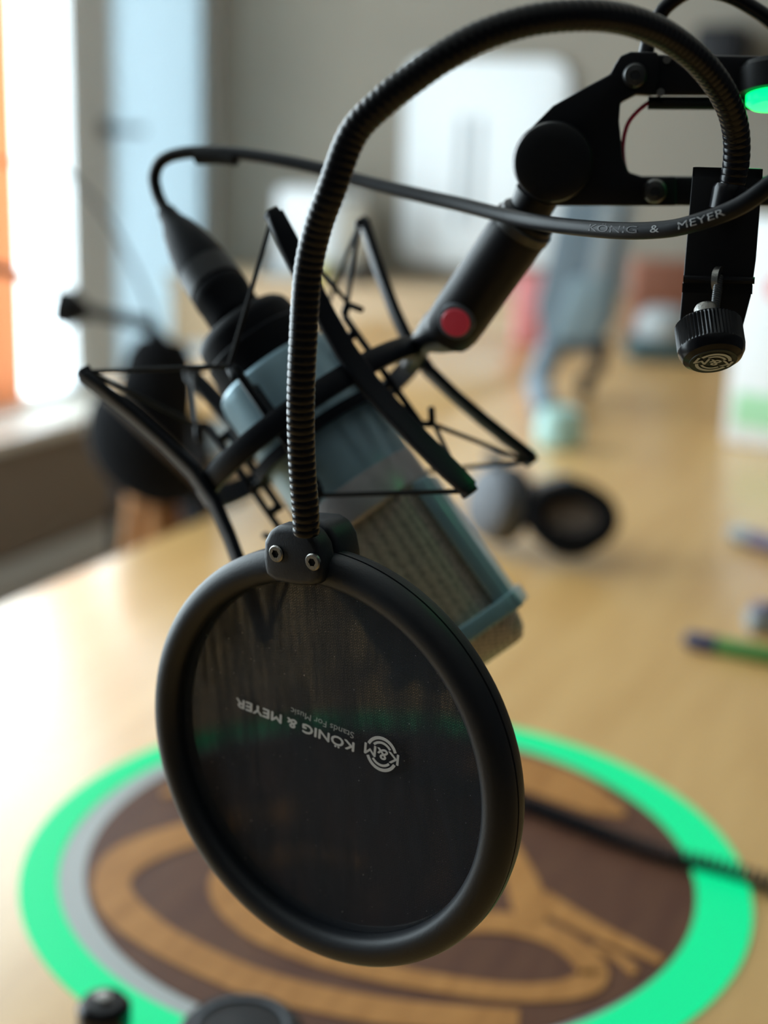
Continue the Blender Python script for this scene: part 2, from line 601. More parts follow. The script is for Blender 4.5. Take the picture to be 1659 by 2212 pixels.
def table(name, label, x0, x1, y0, y1, mat_, legs=True):
    t = thing(name, label, 'table', ((x0 + x1) / 2, (y0 + y1) / 2, 0))
    obj('tabletop', MB().box(((x0 + x1) / 2, (y0 + y1) / 2, ZD - 0.02), (x1 - x0, y1 - y0, 0.04)).bevel(0.004), mat_, t)
    for x in (x0 + 0.12, x1 - 0.12):
        for y in (y0 + 0.15, y1 - 0.15):
            obj('leg', MB().box((x, y, (ZD - 0.04) / 2), (0.06, 0.06, ZD - 0.04)).bevel(0.004), M['matte'], t)
    return t


T1 = table('conference_table', 'long oak conference table with a glowing green ring set into its top', -0.862, 0.85, -0.15, 3.42, M['oak'])
table('side_table', 'second oak table beyond the microphone, set against the long table', -1.55, -0.866, 2.12, 3.36, M['oak'])
# inlaid disc, frosted rim and light ring (all part of the table)
ctr = V((0.021 * 0.45, 1.795 * 0.45, 0))
ctr = V((ctr.x * math.cos(YAW) - ctr.y * math.sin(YAW), ctr.x * math.sin(YAW) + ctr.y * math.cos(YAW), ZD))
RO = 0.519 * 0.45


def annulus(r0, r1, z0, z1, c, seg=96):
    return MB().lathe(c, V((0, 0, 1)), [(r0, z0), (r0, z1), (r1, z1), (r1, z0)], seg, closed=True)


dc = ctr + R0 * 0.003
rin, cin = 0.2046, ctr - R0 * 0.0056          # the channel inside the light is a little off centre
lr = MB()
seg = 120
vs = []
for k in range(seg):
    d = V((math.cos(2 * PI * k / seg), math.sin(2 * PI * k / seg), 0))
    for c_, r_, z_ in ((cin, rin, -.0005), (cin, rin, .0012), (ctr, RO, .0012), (ctr, RO, -.0005)):
        vs.append(c_ + d * r_ + V((0, 0, z_)))
lr.add(vs, [(k * 4 + i, ((k + 1) % seg) * 4 + i, ((k + 1) % seg) * 4 + (i + 1) % 4, k * 4 + (i + 1) % 4) for k in range(seg) for i in range(4)])
obj('light_ring', lr, M['led'], T1, label='glowing green LED ring')
obj('acrylic_rim', annulus(0.10, rin, -0.0005, 0.0006, cin), M['frost'], T1, label='frosted pale rim inside the green ring')
disc = obj('inlay_disc', MB().lathe(dc, V((0, 0, 1)), [(0.1965, -0.0003), (0.1965, 0.0012), (0.0, 0.0012)], 96), M['walnut'], T1, label='dark walnut disc')


def band(px_pts, wpx):
    c = spline([V((x, y, w)) for (x, y), w in zip(px_pts, wpx)], 6)
    a, b = [], []
    for i, p in enumerate(c):
        q0, q1 = c[max(i - 1, 0)], c[min(i + 1, len(c) - 1)]
        n = V((-(q1.y - q0.y), q1.x - q0.x, 0)).normalized()
        for k, lst in ((1, a), (-1, b)):
            e = p + n * (k * p.z * 0.5)
            Q = desk(e.x, e.y)
            rr = Q - dc
            rr.z = 0
            if rr.length > 0.1945:
                Q = dc + rr.normalized() * 0.1945
            Q.z = ZD + 0.0012
            lst.append(Q)
    m = MB()
    n_ = len(a)
    vs = a + b + [p + V((0, 0, .0006)) for p in a] + [p + V((0, 0, .0006)) for p in b]
    fs = []
    for i in range(n_ - 1):
        fs += [(2 * n_ + i, 2 * n_ + i + 1, 3 * n_ + i + 1, 3 * n_ + i), (i, n_ + i, n_ + i + 1, i + 1),
               (i, i + 1, 2 * n_ + i + 1, 2 * n_ + i), (n_ + i, 3 * n_ + i, 3 * n_ + i + 1, n_ + i + 1)]
    m.add(vs, fs)
    return m


BANDS = [
    ([(640, 1752), (520, 1775), (420, 1803), (330, 1832), (262, 1870), (240, 1918), (268, 1972), (345, 2032), (440, 2082), (550, 2128), (690, 2164), (850, 2192), (1010, 2204), (1120, 2206)],
     [46, 48, 52, 60, 74, 82, 78, 68, 64, 62, 58, 56, 50, 40]),
    ([(800, 1870), (660, 1850), (550, 1868), (485, 1900), (488, 1945), (548, 2002), (640, 2048), (730, 2080), (850, 2112), (1000, 2138), (1120, 2150), (1220, 2144), (1282, 2116), (1262, 2076), (1212, 2036), (1140, 2008), (1050, 1996), (950, 2008), (850, 2035)],
     [30, 36, 40, 52, 58, 60, 54, 48, 40, 38, 38, 44, 62, 54, 44, 44, 44, 44, 36]),
    ([(1070, 1800), (1098, 1848), (1122, 1898), (1140, 1950), (1150, 2000)], [36, 52, 64, 74, 60]),
    ([(1170, 1950), (1230, 1985), (1300, 2022), (1370, 2054), (1430, 2082)], [46, 40, 34, 26, 18]),
    ([(1280, 2050), (1335, 2075), (1372, 2108)], [10, 18, 20]),
    ([(1000, 1655), (1090, 1664), (1190, 1694), (1280, 1732), (1350, 1764)], [40, 66, 74, 60, 14]),
    ([(440, 1690), (350, 1722)], [26, 14]),
]
for bi_, (pts, ws) in enumerate(BANDS):
    bm_ = band(pts, ws)
    bm_.v = [p + V((0, 0, 0.00012 * bi_)) for p in bm_.v]
    obj('inlay_strip', bm_, M['light_inlay'], T1, smooth=False, label='honey coloured wood strip let into the dark disc')

# ------------------------------------------------------------------ pop filter
PC = W(700, 1640, 0.44)
tocam = (CAM - PC).normalized()
tR = (R - tocam * R.dot(tocam)).normalized()
tU = (U - tocam * U.dot(tocam) - tR * U.dot(tR)).normalized()
tilt = math.radians(43)
PN = (tocam * math.cos(tilt) + (tR * -0.854 + tU * -0.52) * math.sin(tilt)).normalized()
up_hit = hit(668, 1215, PC, PN) - PC
E2 = up_hit.normalized()
E1 = E2.cross(PN)


def D(px, py):
    q = hit(px, py, PC, PN) - PC
    return q.dot(E1), q.dot(E2)


def L(a, b, c=0.0):                        # filter-local to world
    return PC + E1 * a + E2 * b + PN * c


PF = thing('pop_filter', 'round black pop filter on a long curved gooseneck in the foreground', 'pop filter', tuple(PC - PN * 0.0))
RR = 0.0705
prof_f = [(0.0597, 0.0002), (0.0597, 0.0022), (0.0603, 0.0040), (0.0617, 0.0055), (0.0640, 0.0062), (0.0663, 0.0060), (0.0684, 0.0050), (0.0699, 0.0032), (RR, 0.0010), (RR, 0.0002)]
prof_b = [(0.0597, -0.0006), (RR, -0.0006), (RR, -0.0030), (0.0698, -0.0054), (0.0680, -0.0066), (0.0650, -0.0070), (0.0615, -0.0066), (0.0597, -0.0048)]
rim = obj('front_rim', MB().lathe(PC, PN, prof_f, 160, closed=True), M['rim'], PF)
obj('rear_rim', MB().lathe(PC, PN, prof_b, 160, closed=True), M['rim'], PF)
obj('rim_seam', MB().lathe(PC, PN, [(0.0600, -0.0008), (0.0700, -0.0008), (0.0700, 0.0004), (0.0600, 0.0004)], 120, closed=True), M['matte'], PF)


def cloth(name, c, mat_, r=0.0599):
    rings, seg = 24, 96
    m = MB()
    vs, fs, uv = [], [], []
    vs.append(L(0, 0, c - 0.0008))
    uv.append((0, 0))
    for i in range(1, rings + 1):
        rr = r * i / rings
        for k in range(seg):
            a = 2 * PI * k / seg
            vs.append(L(rr * math.cos(a), rr * math.sin(a), c - 0.0008 * (1 - (i / rings) ** 2)))
            uv.append((rr * math.cos(a), rr * math.sin(a)))
    for k in range(seg):
        fs.append((0, 1 + k, 1 + (k + 1) % seg))
    for i in range(rings - 1):
        for k in range(seg):
            l = (k + 1) % seg
            fs.append((1 + i * seg + k, 1 + (i + 1) * seg + k, 1 + (i + 1) * seg + l, 1 + i * seg + l))
    m.add(vs, fs)
    o = obj(name, m, mat_, PF)
    ul = o.data.uv_layers.new(name='weave')
    for lp in o.data.loops:
        ul.data[lp.index].uv = uv[lp.vertex_index]
    return o


fc = cloth('front_gauze', 0.0004, M['gauze'])
fc['label'] = 'black woven gauze disc with printed lettering'
cloth('rear_gauze', -0.0042, M['gauze2'], 0.0596)

# printing on the gauze (upside down as the filter hangs)
lift = 0.0008


def P2(px, py):
    return hit(px, py, PC, PN) + PN * lift


a_, b_ = P2(768.5, 1604), P2(514, 1506.5)
xd = (b_ - a_).normalized()
yd = PN.cross(xd)
HT = (P2(640, 1582) - P2(640, 1556)).length
lt = MB()
cap_h = 0.0031
t_o = a_ - yd * 0.00015
lt.add(*text_mesh('KÖNIG & MEYER', cap_h / 0.70, t_o, xd, yd, bold=0.00016, width=(b_ - a_).length))
obj('brand_lettering', lt, M['print'], PF, smooth=False, label='pale grey brand lettering, upside down')
a2, b2 = P2(768, 1581), P2(632, 1526)
lt = MB().add(*text_mesh('Stands For Music', 0.0022 / 0.70, a2, (b2 - a2).normalized(), PN.cross((b2 - a2).normalized()), width=(b2 - a2).length * 1.0))
obj('slogan_lettering', lt, M['print_dim'], PF, smooth=False, label='thin dim lettering under the brand name')


def logo(center, xd, yd, r, mat_, parent, nm, bold):
    m = MB()
    for s in (1, -1):
        for (r0, r1, half) in ((0.82 * r, 1.0 * r, 68), (0.58 * r, 0.72 * r, 52)):
            vs, fs = [], []
            n_ = 24
            for i in range(n_ + 1):
                a = math.radians(90 - half + 2 * half * i / n_) * 1
                for q in (r0, r1):
                    vs.append(center + xd * (q * math.cos(a)) + yd * (s * q * math.sin(a)))
            for i in range(n_):
                fs.append((2 * i, 2 * i + 1, 2 * i + 3, 2 * i + 2))
            m.add(vs, fs)
    m.add(*text_mesh('K&M', 0.62 * r / 0.70, center - xd * (1.08 * r) - yd * (0.31 * r), xd, yd, bold=bold, width=2.16 * r))
    return obj(nm, m, mat_, parent, smooth=False, label='round logo of letters between double arcs')


lc = P2(827, 1627)
logo(lc, xd, yd, 0.0059, M['print'], PF, 'round_logo', 0.00012)

# clamp block that grips the rim, two halves
oxy = [D(*p) for p in ((577, 1236), (583, 1180), (604, 1147), (640, 1134), (680, 1136), (712, 1152), (728, 1190), (733, 1250))]
xs0, xs1 = -0.0128, 0.0128
prof = [(-0.0112, 0.0625), (-0.0114, 0.0680), (-0.0106, 0.0735), (-0.0080, 0.0775), (-0.0045, 0.0790), (0.0045, 0.0790), (0.0080, 0.0775), (0.0106, 0.0735), (0.0114, 0.0680), (0.0112, 0.0625), (0.007, 0.0608), (0.0, 0.0603), (-0.007, 0.0608)]
blk = obj('front_clamp_half', MB().prism([L(a, b, 0.0003) for a, b in prof], PN * 0.0088).bevel(0.0022, 3), M['rim'], PF, ang=50)
blk2 = obj('rear_clamp_half', MB().prism([L(a * 1.0, b, -0.0003) for a, b in prof], PN * -0.0125).bevel(0.0018, 3), M['rim'], PF, ang=50)
for px, py in ((599, 1195), (678, 1213)):
    h = hit(px, py, PC + PN * 0.0088, PN)
    sc_ = MB()
    seg = 36
    vs = []
    for k in range(seg):
        a = 2 * PI * k / seg
        hexr = 0.00135 * math.cos(PI / 6) / math.cos((a % (PI / 3)) - PI / 6)
        d = E1 * math.cos(a) + E2 * math.sin(a)
        for r_, z_ in ((0.0027, 0.0), (0.0027, 0.0007), (0.0023, 0.0011), (hexr, 0.0011), (hexr, -0.0006), (0, -0.0006)):
            vs.append(h + d * r_ + PN * z_)
    fs = [(k * 6 + i, ((k + 1) % seg) * 6 + i, ((k + 1) % seg) * 6 + i + 1, k * 6 + i + 1) for k in range(seg) for i in range(5)]
    sc_.add(vs, fs)
    obj('hex_socket_screw', sc_, M['steel'], blk, label='steel hex socket screw')

# gooseneck
gn_c = [(662, 1152, .408), (660, 1100, .405), (655, 1040, .402), (651, 960, .398), (650, 860, .392), (655, 740, .386), (664, 600, .380), (684, 500, .374),
        (714, 416, .368), (762, 291, .362), (832, 216, .357), (891, 170, .354), (959, 122, .351), (1035, 80, .350), (1117, 51, .350), (1191, 37, .351), (1275, 33, .354),
        (1340, 40, .360), (1394, 56, .366), (1448, 83, .374), (1507, 129, .384), (1553, 186, .394), (1579, 240, .402), (1590, 290, .408), (1591, 340, .412), (1584, 390, .415), (1574, 430, .417)]
path = spline([W(*p) for p in gn_c], 10)
step = 0.00022
path = resample(path, step)
pitch = 0.0023
gr = 0.0041
rads = []
for i in range(len(path)):
    ph = (i * step / pitch) % 1.0
    rads.append(gr * (0.945 + 0.055 * max(0, math.sin(PI * ph)) ** 0.6))
gm = MB()
gm.tube(path, rads, 26)
obj('gooseneck', gm, M['gloss'], PF, ang=60, label='ribbed glossy black gooseneck')

# bracket at the far end of the gooseneck: bent strip with a thumbscrew
BZ = 0.425
BF = (CAM - W(1550, 560, BZ)).normalized()
bR = (R - BF * R.dot(BF)).normalized()
bU = BF.cross(bR)


def B(px, py, dz=0.0):
    return hit(px, py, W(1550, 560, BZ), BF) + BF * dz


br = MB().prism([B(*p) for p in ((1497, 360), (1648, 364), (1640, 470), (1633, 560), (1622, 640), (1602, 716), (1594, 722), (1472, 722), (1466, 712), (1476, 600), (1484, 510))], -BF * 0.003).bevel(0.0006, 2)
# top flange and lower flange run back round the arm
br.prism([B(1497, 361), B(1648, 365), B(1648, 365) - BF * 0.030, B(1497, 361) - BF * 0.030], -bU * 0.0028)
br.prism([B(1474, 612), B(1626, 616), B(1626, 616) - BF * 0.030, B(1474, 612) - BF * 0.030], -bU * 0.0028)
bk = obj('bracket', br, M['matte'], PF, ang=40, label='bent black steel bracket clamped on the arm')
obj('bend_crease', MB().tube([B(1476, 602, 0.0002), B(1630, 606, 0.0002)], 0.0011, 10), M['arm'], bk)
obj('gooseneck_socket', MB().lathe(W(1572, 440, .4175), (W(1580, 405, .4165) - W(1572, 440, .4175)), [(0.0054, -0.002), (0.0056, 0.004), (0.0050, 0.0055), (0.0040, 0.0055)], 24), M['gloss'], PF)
s0 = B(1553, 604, 0.0004)
knob_c = W(1535, 742, 0.4115)
kax = (W(1545, 803, 0.4095) - W(1532, 712, 0.4150)).normalized()
obj('threaded_boss', MB().lathe(s0, BF * 0.35 + bR * 0.93, [(0.0022, -0.001), (0.0041, -0.001), (0.0041, 0.001), (0.0022, 0.001)], 28, closed=True), M['steel'], bk)
sc_top = s0 + bU * 0.001
n_ = 60
pth = [sc_top.lerp(knob_c, i / n_) for i in range(n_ + 1)]
obj('screw_shaft', MB().tube(pth, [0.0013 + 0.0002 * (i % 2) for i in range(n_ + 1)], 12), M['dark_steel'], bk)
k0 = knob_c - kax * 0.0068
obj('screw_collar', MB().lathe(k0 - kax * 0.0062, kax, [(0.0, 0), (0.0030, 0), (0.0036, 0.001), (0.0036, 0.0066)], 24), M['steel'], bk)
seg = 108
vs, prof_k = [], [(0.0094, 0.0, 0), (0.0101, 0.0006, 1), (0.0101, 0.0082, 1), (0.0100, 0.0088, 0), (0.0098, 0.0100, 0), (0.0088, 0.0118, 0), (0.0070, 0.0128, 0), (0.0, 0.0130, 0)]
kx = kax.cross(bR).cross(kax).normalized()
ky = kax.cross(kx)
for k in range(seg):
    a = 2 * PI * k / seg
    d = kx * math.cos(a) + ky * math.sin(a)
    for r_, h_, g in prof_k:
        rr = r_ * (1 - (0.05 if g and k % 2 == 0 else 0))
        vs.append(k0 + d * rr + kax * h_)
m_ = len(prof_k)
fs = [(k * m_ + i, ((k + 1) % seg) * m_ + i, ((k + 1) % seg) * m_ + i + 1, k * m_ + i + 1) for k in range(seg) for i in range(m_ - 1)]
fs.append(tuple(k * m_ for k in range(seg))[::-1])
knob = obj('thumbscrew_knob', MB().add(vs, fs), M['gloss'], PF, ang=25, label='knurled black thumbscrew knob')
ly = (-bU - kax * (-bU).dot(kax)).normalized()
lxd = ly.cross(kax)
lo = k0 + kax * 0.0133
rot = math.radians(-12)
lx2 = lxd * math.cos(rot) + ly * math.sin(rot)
ly2 = ly * math.cos(rot) - lxd * math.sin(rot)
obj('knob_cap', MB().lathe(k0 + kax * 0.0124, kax, [(0.0071, 0), (0.0071, 0.0006), (0.0, 0.0007)], 40), M['matte'], knob)
logo(lo, lx2, ly2, 0.0054, M['print'], knob, 'knob_logo', 0.00010)

# ------------------------------------------------------------------ condenser microphone
MB0, MT = W(524, 704, 0.546), W(1040, 1440, 0.533)
AX = (MT - MB0).normalized()
MLEN = (MT - MB0).length
tc_ = (CAM - (MB0 + MT) / 2).normalized()
FD0 = (tc_ - AX * tc_.dot(AX)).normalized()
SD0 = FD0.cross(AX) * -1            # towards upper right of the picture
if SD0.dot(R) < 0:
    SD0 = -SD0
ra = math.radians(-8)
FD = FD0 * math.cos(ra) + SD0 * math.sin(ra)
SD = SD0 * math.cos(ra) - FD0 * math.sin(ra)
MIC = thing('condenser_microphone', 'blue grey condenser microphone hanging head down behind the pop filter', 'microphone', tuple(MB0))
RM = 0.0262
sSeam = 0.093
obj('base_ring', MB().lathe(MB0, AX, [(0.0, -0.002), (0.0185, -0.002), (0.0205, 0.0), (0.0212, 0.003), (0.0212, 0.0085), (0.0222, 0.0095), (0.0222, 0.0205), (0.0212, 0.0215), (0.0, 0.0215)], 56), M['plug'], MIC, label='black ribbed base ring')
obj('body', MB().lathe(MB0, AX, [(0.0, 0.021), (0.0235, 0.021), (0.0252, 0.0225), (RM, 0.027), (RM, 0.079), (0.0, 0.079)], 64), M['mic'], MIC, label='blue grey metal body')
obj('collar_band', MB().lathe(MB0, AX, [(0.0, 0.0788), (RM, 0.0788), (RM + 0.0003, 0.0795), (RM + 0.0003, sSeam - 0.0012), (RM - 0.0008, sSeam), (0.0, sSeam)], 64), M['mic_band'], MIC, label='pale satin band below the grille')


def sect(s, w, d, n_=3.2, seg=64):
    out = []
    for k in range(seg):
        a = 2 * PI * k / seg
        ca, sa = math.cos(a), math.sin(a)
        out.append(MB0 + AX * s + SD * (w * math.copysign(abs(ca) ** (2 / n_), ca)) + FD * (d * math.copysign(abs(sa) ** (2 / n_), sa)))
    return out


def loft(secs):
    seg = len(secs[0])
    vs = [p for s in secs for p in s]
    fs = [(i * seg + k, i * seg + (k + 1) % seg, (i + 1) * seg + (k + 1) % seg, (i + 1) * seg + k) for i in range(len(secs) - 1) for k in range(seg)]
    fs.append(tuple(range(seg))[::-1])
    fs.append(tuple((len(secs) - 1) * seg + k for k in range(seg)))
    return MB().add(vs, fs)


Lh = MLEN
gw, gd = 0.0245, 0.0205
obj('grille', loft([sect(sSeam - 0.002, gw, gd), sect(sSeam + 0.002, gw, gd), sect(Lh - 0.016, gw, gd * 0.93), sect(Lh - 0.010, gw * 0.98, gd * 0.80), sect(Lh - 0.004, gw * 0.93, gd * 0.55), sect(Lh - 0.0005, gw * 0.82, gd * 0.3), sect(Lh, gw * 0.7, gd * 0.12)]), M['grille'], MIC, ang=60, label='woven wire grille of the head')
fm = MB()
fr0 = gw + 0.0022
for s in (1, -1):                        # side rails, seen as strips along the head
    q = MB0 + SD * (s * (gw + 0.0006))
    fm.box(q + AX * ((sSeam + Lh - 0.012) / 2), (Lh - 0.012 - sSeam, 0.0046, gd * 1.5), (AX, SD, FD))
    for f_ in (1, -1):
        fm.box(q - SD * (s * 0.0018) + AX * ((sSeam + Lh - 0.012) / 2) + FD * (f_ * gd * 0.86), (Lh - 0.012 - sSeam, 0.0056, 0.0045), (AX, SD, FD))
for f_ in (1, -1):                       # cross bars near the tip
    fm.box(MB0 + AX * (Lh - 0.0145) + FD * (f_ * (gd * 0.93)), (0.0068, 2 * gw + 0.0042, 0.0046), (AX, SD, FD))
for s in (1, -1):
    fm.box(MB0 + AX * (Lh - 0.0145) + SD * (s * (gw + 0.0022)), (0.0068, 0.0050, gd * 2.06), (AX, SD, FD))
obj('grille_frame', fm.bevel(0.0009, 2), M['mic'], MIC, ang=50, label='blue grey frame round the grille')

# ------------------------------------------------------------------ microphone cable with plug
CB = thing('microphone_cable', 'black microphone cable looping from the plug across to the arm', 'cable', tuple(MB0 - AX * 0.06))
pl = MB()
prof_p = [(0.0, 0.0012), (0.0108, 0.0012), (0.0115, 0.003), (0.0115, 0.014), (0.0118, 0.0145), (0.0118, 0.018), (0.0112, 0.0188), (0.0110, 0.034), (0.0096, 0.044), (0.0072, 0.054), (0.0048, 0.060), (0.0038, 0.066), (0.0, 0.067)]
pax = (W(351, 446, 0.572) - (MB0 - AX * 0.002)).normalized()
obj('plug', MB().lathe(MB0 - AX * 0.001, pax, prof_p, 40), M['plug'], CB, label='tapered black plug')
obj('plug_shell', MB().lathe(MB0 - AX * 0.001 + pax * 0.020, pax, [(0.0108, 0), (0.0117, 0.0005), (0.0114, 0.011), (0.0104, 0.0115)], 40), M['black'], CB)
cp = [tuple(MB0 + pax * 0.060), W(349, 440, .574), W(337, 408, .575), W(334, 378, .574), W(350, 347, .571), W(395, 331, .567), W(470, 329, .560), W(560, 338, .550), W(690, 364, .535), W(770, 388, .525), W(900, 420, .505),
      W(1000, 443, .488), W(1100, 468, .468), W(1200, 486, .444), W(1330, 498, .418), W(1430, 496, .404), W(1500, 482, .396), W(1590, 449, .388), W(1660, 402, .383), W(1760, 320, .38), W(1850, 200, .40), W(1900, 40, .43), W(1900, -150, .46)]
cpath = resample(spline(cp, 10), 0.0016)
obj('cable', MB().tube(cpath, 0.0026, 16), M['cable'], CB)
obj('cable_clip', MB().tube([W(425, 338, .564), W(470, 337, .5605), W(510, 341, .5565)], 0.0033, 12), M['cord'], CB)


def on_cable(px):                       # the stretch of cable seen at this place
    return min(range(4, len(cpath) - 4), key=lambda i: abs(829.5 + FPX * (cpath[i] - CAM).dot(R) / (cpath[i] - CAM).dot(F) - px) + (0 if (cpath[i] - CAM).dot(F) < 0.44 else 500))


for word, px0, px1, mt in (('KÖNIG', 1288, 1388, 'print_faint'), ('&', 1412, 1436, 'print_dim'), ('MEYER', 1472, 1572, 'print_dim')):
    i0, i1 = on_cable(px0), on_cable(px1)
    vs, fs = text_mesh(word, 0.0030, V((0, 0, 0)), V((1, 0, 0)), V((0, 1, 0)), bold=0.0, width=1.0)
    out = []
    for v in vs:
        q = i0 + (i1 - i0) * v.x
        k = int(q)
        p = cpath[k].lerp(cpath[k + 1], q - k)
        t = (cpath[k + 2] - cpath[k - 2]).normalized()
        n = (CAM - p).normalized()
        n = (n - t * n.dot(t)).normalized()
        y_ = n.cross(t)
        a = (v.y - 0.0006) / 0.0026
        out.append(p + (n * math.cos(a) + y_ * math.sin(a)) * 0.00274)
    obj('cable_lettering', MB().add(out, fs), M[mt], CB, smooth=False, label='small pale lettering printed on the cable jacket')

# ------------------------------------------------------------------ shock mount
HC = W(692, 900, 0.538)
hs = (HC - MB0).dot(AX)
HC = MB0 + AX * hs                      # on the microphone's axis
SM = thing('shock_mount', 'black spider shock mount with elastic cords around the microphone', 'shock mount', tuple(HC))


def PO(phi, r, s):
    a = math.radians(phi)
    return HC + (FD0 * math.cos(a) + SD0 * math.sin(a)) * r + AX * s


RH = 0.051
hp_ = [(RH - 0.0015, -0.0042), (RH + 0.0012, -0.0042), (RH + 0.0018, -0.003), (RH + 0.0018, 0.003), (RH + 0.0012, 0.0042), (RH - 0.0015, 0.0042)]
obj('hoop', MB().lathe(HC, AX, hp_, 96, closed=True), M['rubber'], SM, ang=30, label='wide outer hoop')
ARM_PHI = (28, 106, 207, 299)
HOOK_PHI = (72, 162, 252, 342)
LEN, FLARE = 0.060, 0.0155
ends = {}
for ph in ARM_PHI:
    pts = [PO(ph, RH + 0.002 + FLARE * (abs(u) ** 1.4), LEN * u) for u in (-1, -.85, -.6, -.35, -.12, .12, .35, .6, .85, 1)]
    tang = PO(ph + 90, 1, 0) - HC
    m = MB()
    rad = PO(ph, 1, 0) - HC
    wd = [.0034, .0040, .0041, .0040, .0042, .0042, .0040, .0041, .0040, .0034]
    vs = []
    for p, w_ in zip(pts, wd):
        for s1, s2 in ((-1, -1), (1, -1), (1, 1), (-1, 1)):
            vs.append(p + tang * (s1 * w_) + rad * (s2 * 0.0018))
    fs = [(4 * i + k, 4 * i + (k + 1) % 4, 4 * i + 4 + (k + 1) % 4, 4 * i + 4 + k) for i in range(len(pts) - 1) for k in range(4)]
    fs += [(3, 2, 1, 0), tuple(4 * (len(pts) - 1) + k for k in range(4))]
    m.add(vs, fs)
    for sg in (-1, 1):                  # bent-in tip that holds the cord
        e = PO(ph, RH + 0.002 + FLARE, LEN * sg)
        m.box(e - rad * 0.0012 + AX * (sg * 0.0008), (0.0052, 0.0028, 0.0052), (tang, AX, rad))
        ends[ph, sg] = e - rad * 0.0028
    obj('spider_arm', m.bevel(0.0008, 2), M['rubber'], SM, ang=45)
# inner cage
RC = 0.0295
for sg in (-1, 1):
    obj('cage_ring', MB().lathe(HC + AX * (0.0055 * sg), AX, [(RC - 0.0022, -0.0022), (RC + 0.0008, -0.0022), (RC + 0.0008, 0.0022), (RC - 0.0022, 0.0022)], 72, closed=True), M['rubber'], SM, ang=30)
hooks = {}
for ph in (72, 162, 252, 342):
    rad = PO(ph, 1, 0) - HC
    tang = PO(ph + 90, 1, 0) - HC
    m = MB()
    for r_ in (RC + 0.0016, RC + 0.0070):
        m.box(PO(ph, r_, 0), (0.052 if r_ > RC + 0.005 else 0.040, 0.0034, 0.0024), (AX, tang, rad))
    for s_ in (-0.018, -0.006, 0.006, 0.018):
        m.box(PO(ph, RC + 0.0043, s_), (0.0034, 0.0034, 0.0072), (AX, tang, rad))
    for sg in (-1, 1):
        e = PO(ph, RC + 0.0070, 0.026 * sg)
        m.bar(e, e + rad * 0.0040 + AX * (sg * 0.0030), 0.0034, 0.0026, tang)
        m.bar(e + rad * 0.0036 + AX * (sg * 0.0030), e + rad * 0.0074 - AX * (sg * 0.0030), 0.0032, 0.0024, tang)
        hooks[ph, sg] = e + rad * 0.0042 + AX * (sg * 0.0034)
    obj('cage_rib', m.bevel(0.0006, 1), M['rubber'], SM, ang=45)
for sg in (-1, 1):
    for k, ph in enumerate(ARM_PHI):
        e = ends[ph, sg]
        for hk in (HOOK_PHI[k], HOOK_PHI[k - 1]):
            h = hooks[hk, sg]
            obj('elastic_cord', MB().tube([e, e.lerp(h, .5), h], 0.00095, 8), M['cord'], SM)

# ------------------------------------------------------------------ microphone arm
DA = 0.468
AN = (CAM - W(1300, 330, DA)).normalized()
PA0 = W(1300, 330, DA)


def A(px, py, dz=0.0):
    return hit(px, py, PA0, AN) + AN * dz


MA = thing('microphone_boom', 'black jointed microphone arm with a red lens above the shock mount', 'microphone arm', tuple(A(1900, 300)))
cx, cy, rc = 1196, 350, 88
outline = []
for d in range(118, 246, 8):            # round end of the plate (image degrees, anticlockwise from +x, y down)
    a = math.radians(d)
    outline.append((cx + rc * math.cos(a), cy + rc * math.sin(a)))
outline += [(1195, 229), (1267, 188), (1318, 161), (1328, 140), (1340, 122), (1362, 113), (1420, 114), (1424, 168), (1412, 206), (1374, 205), (1340, 222), (1337, 262), (1345, 340), (1358, 372), (1386, 381), (1460, 381), (1460, 444), (1180, 444)]
plate = MB().prism([A(x, y, 0.004) for x, y in outline], -AN * 0.014).bevel(0.0008, 2)
obj('joint_plate', plate, M['arm'], MA, ang=40, label='triangular black joint plate')
rpx = DA / FPX
cap_o = A(1196, 350, 0.004)
obj('joint_cap', MB().lathe(cap_o, AN, [(85 * rpx, 0), (85 * rpx, 0.0036), (81 * rpx, 0.0050), (74 * rpx, 0.0056), (40 * rpx, 0.0060), (0, 0.0061)], 64), M['black'], MA, label='round black joint cap')
for px, py in ((1371, 165), (1413, 412)):
    obj('bolt', MB().lathe(A(px, py, 0.004), AN, [(26 * rpx, 0), (26 * rpx, 0.002), (21 * rpx, 0.0034), (10 * rpx, 0.0038), (9 * rpx, 0.0026), (0, 0.0026)], 32), M['dark_steel'], MA, label='dark steel bolt')
for y0, y1, yy0, yy1, x0 in ((118, 205, 128, 205, 1390), (381, 444, 384, 446, 1440)):
    obj('arm_bar', MB().prism([A(x0, y0, 0.002), A(2300, yy0, 0.002), A(2300, yy1, 0.002), A(x0, y1, 0.002)], -AN * 0.010).bevel(0.0012, 2), M['arm'], MA, ang=40)
obj('spring_rod', MB().tube([A(1400, 222, -0.003), A(2300, 226, -0.003)], 0.0022, 10), M['arm'], MA)
for i, (px, py) in enumerate(((1440, 130), (1426, 200))):
    obj('pin', MB().tube([A(px, py, 0.0015), A(px, py, 0.004)], 0.0013, 12), M['steel'], MA)
# elbow, post and foot out past the right edge
obj('elbow', MB().prism([A(x, y, 0.004) for x, y in ((2220, 90), (2420, 90), (2420, 480), (2220, 480))], -AN * 0.014).bevel(0.002, 2), M['arm'], MA)
pc = A(2320, 300, -0.006)
obj('post', MB().tube([V((pc.x, pc.y, ZD)), V((pc.x, pc.y, pc.z + 0.06))], 0.011, 24), M['arm'], MA)
obj('foot', MB().lathe(V((pc.x, pc.y, ZD)), V((0, 0, 1)), [(0.0, 0), (0.05, 0), (0.05, 0.006), (0.03, 0.012), (0.0, 0.012)], 40), M['arm'], MA)
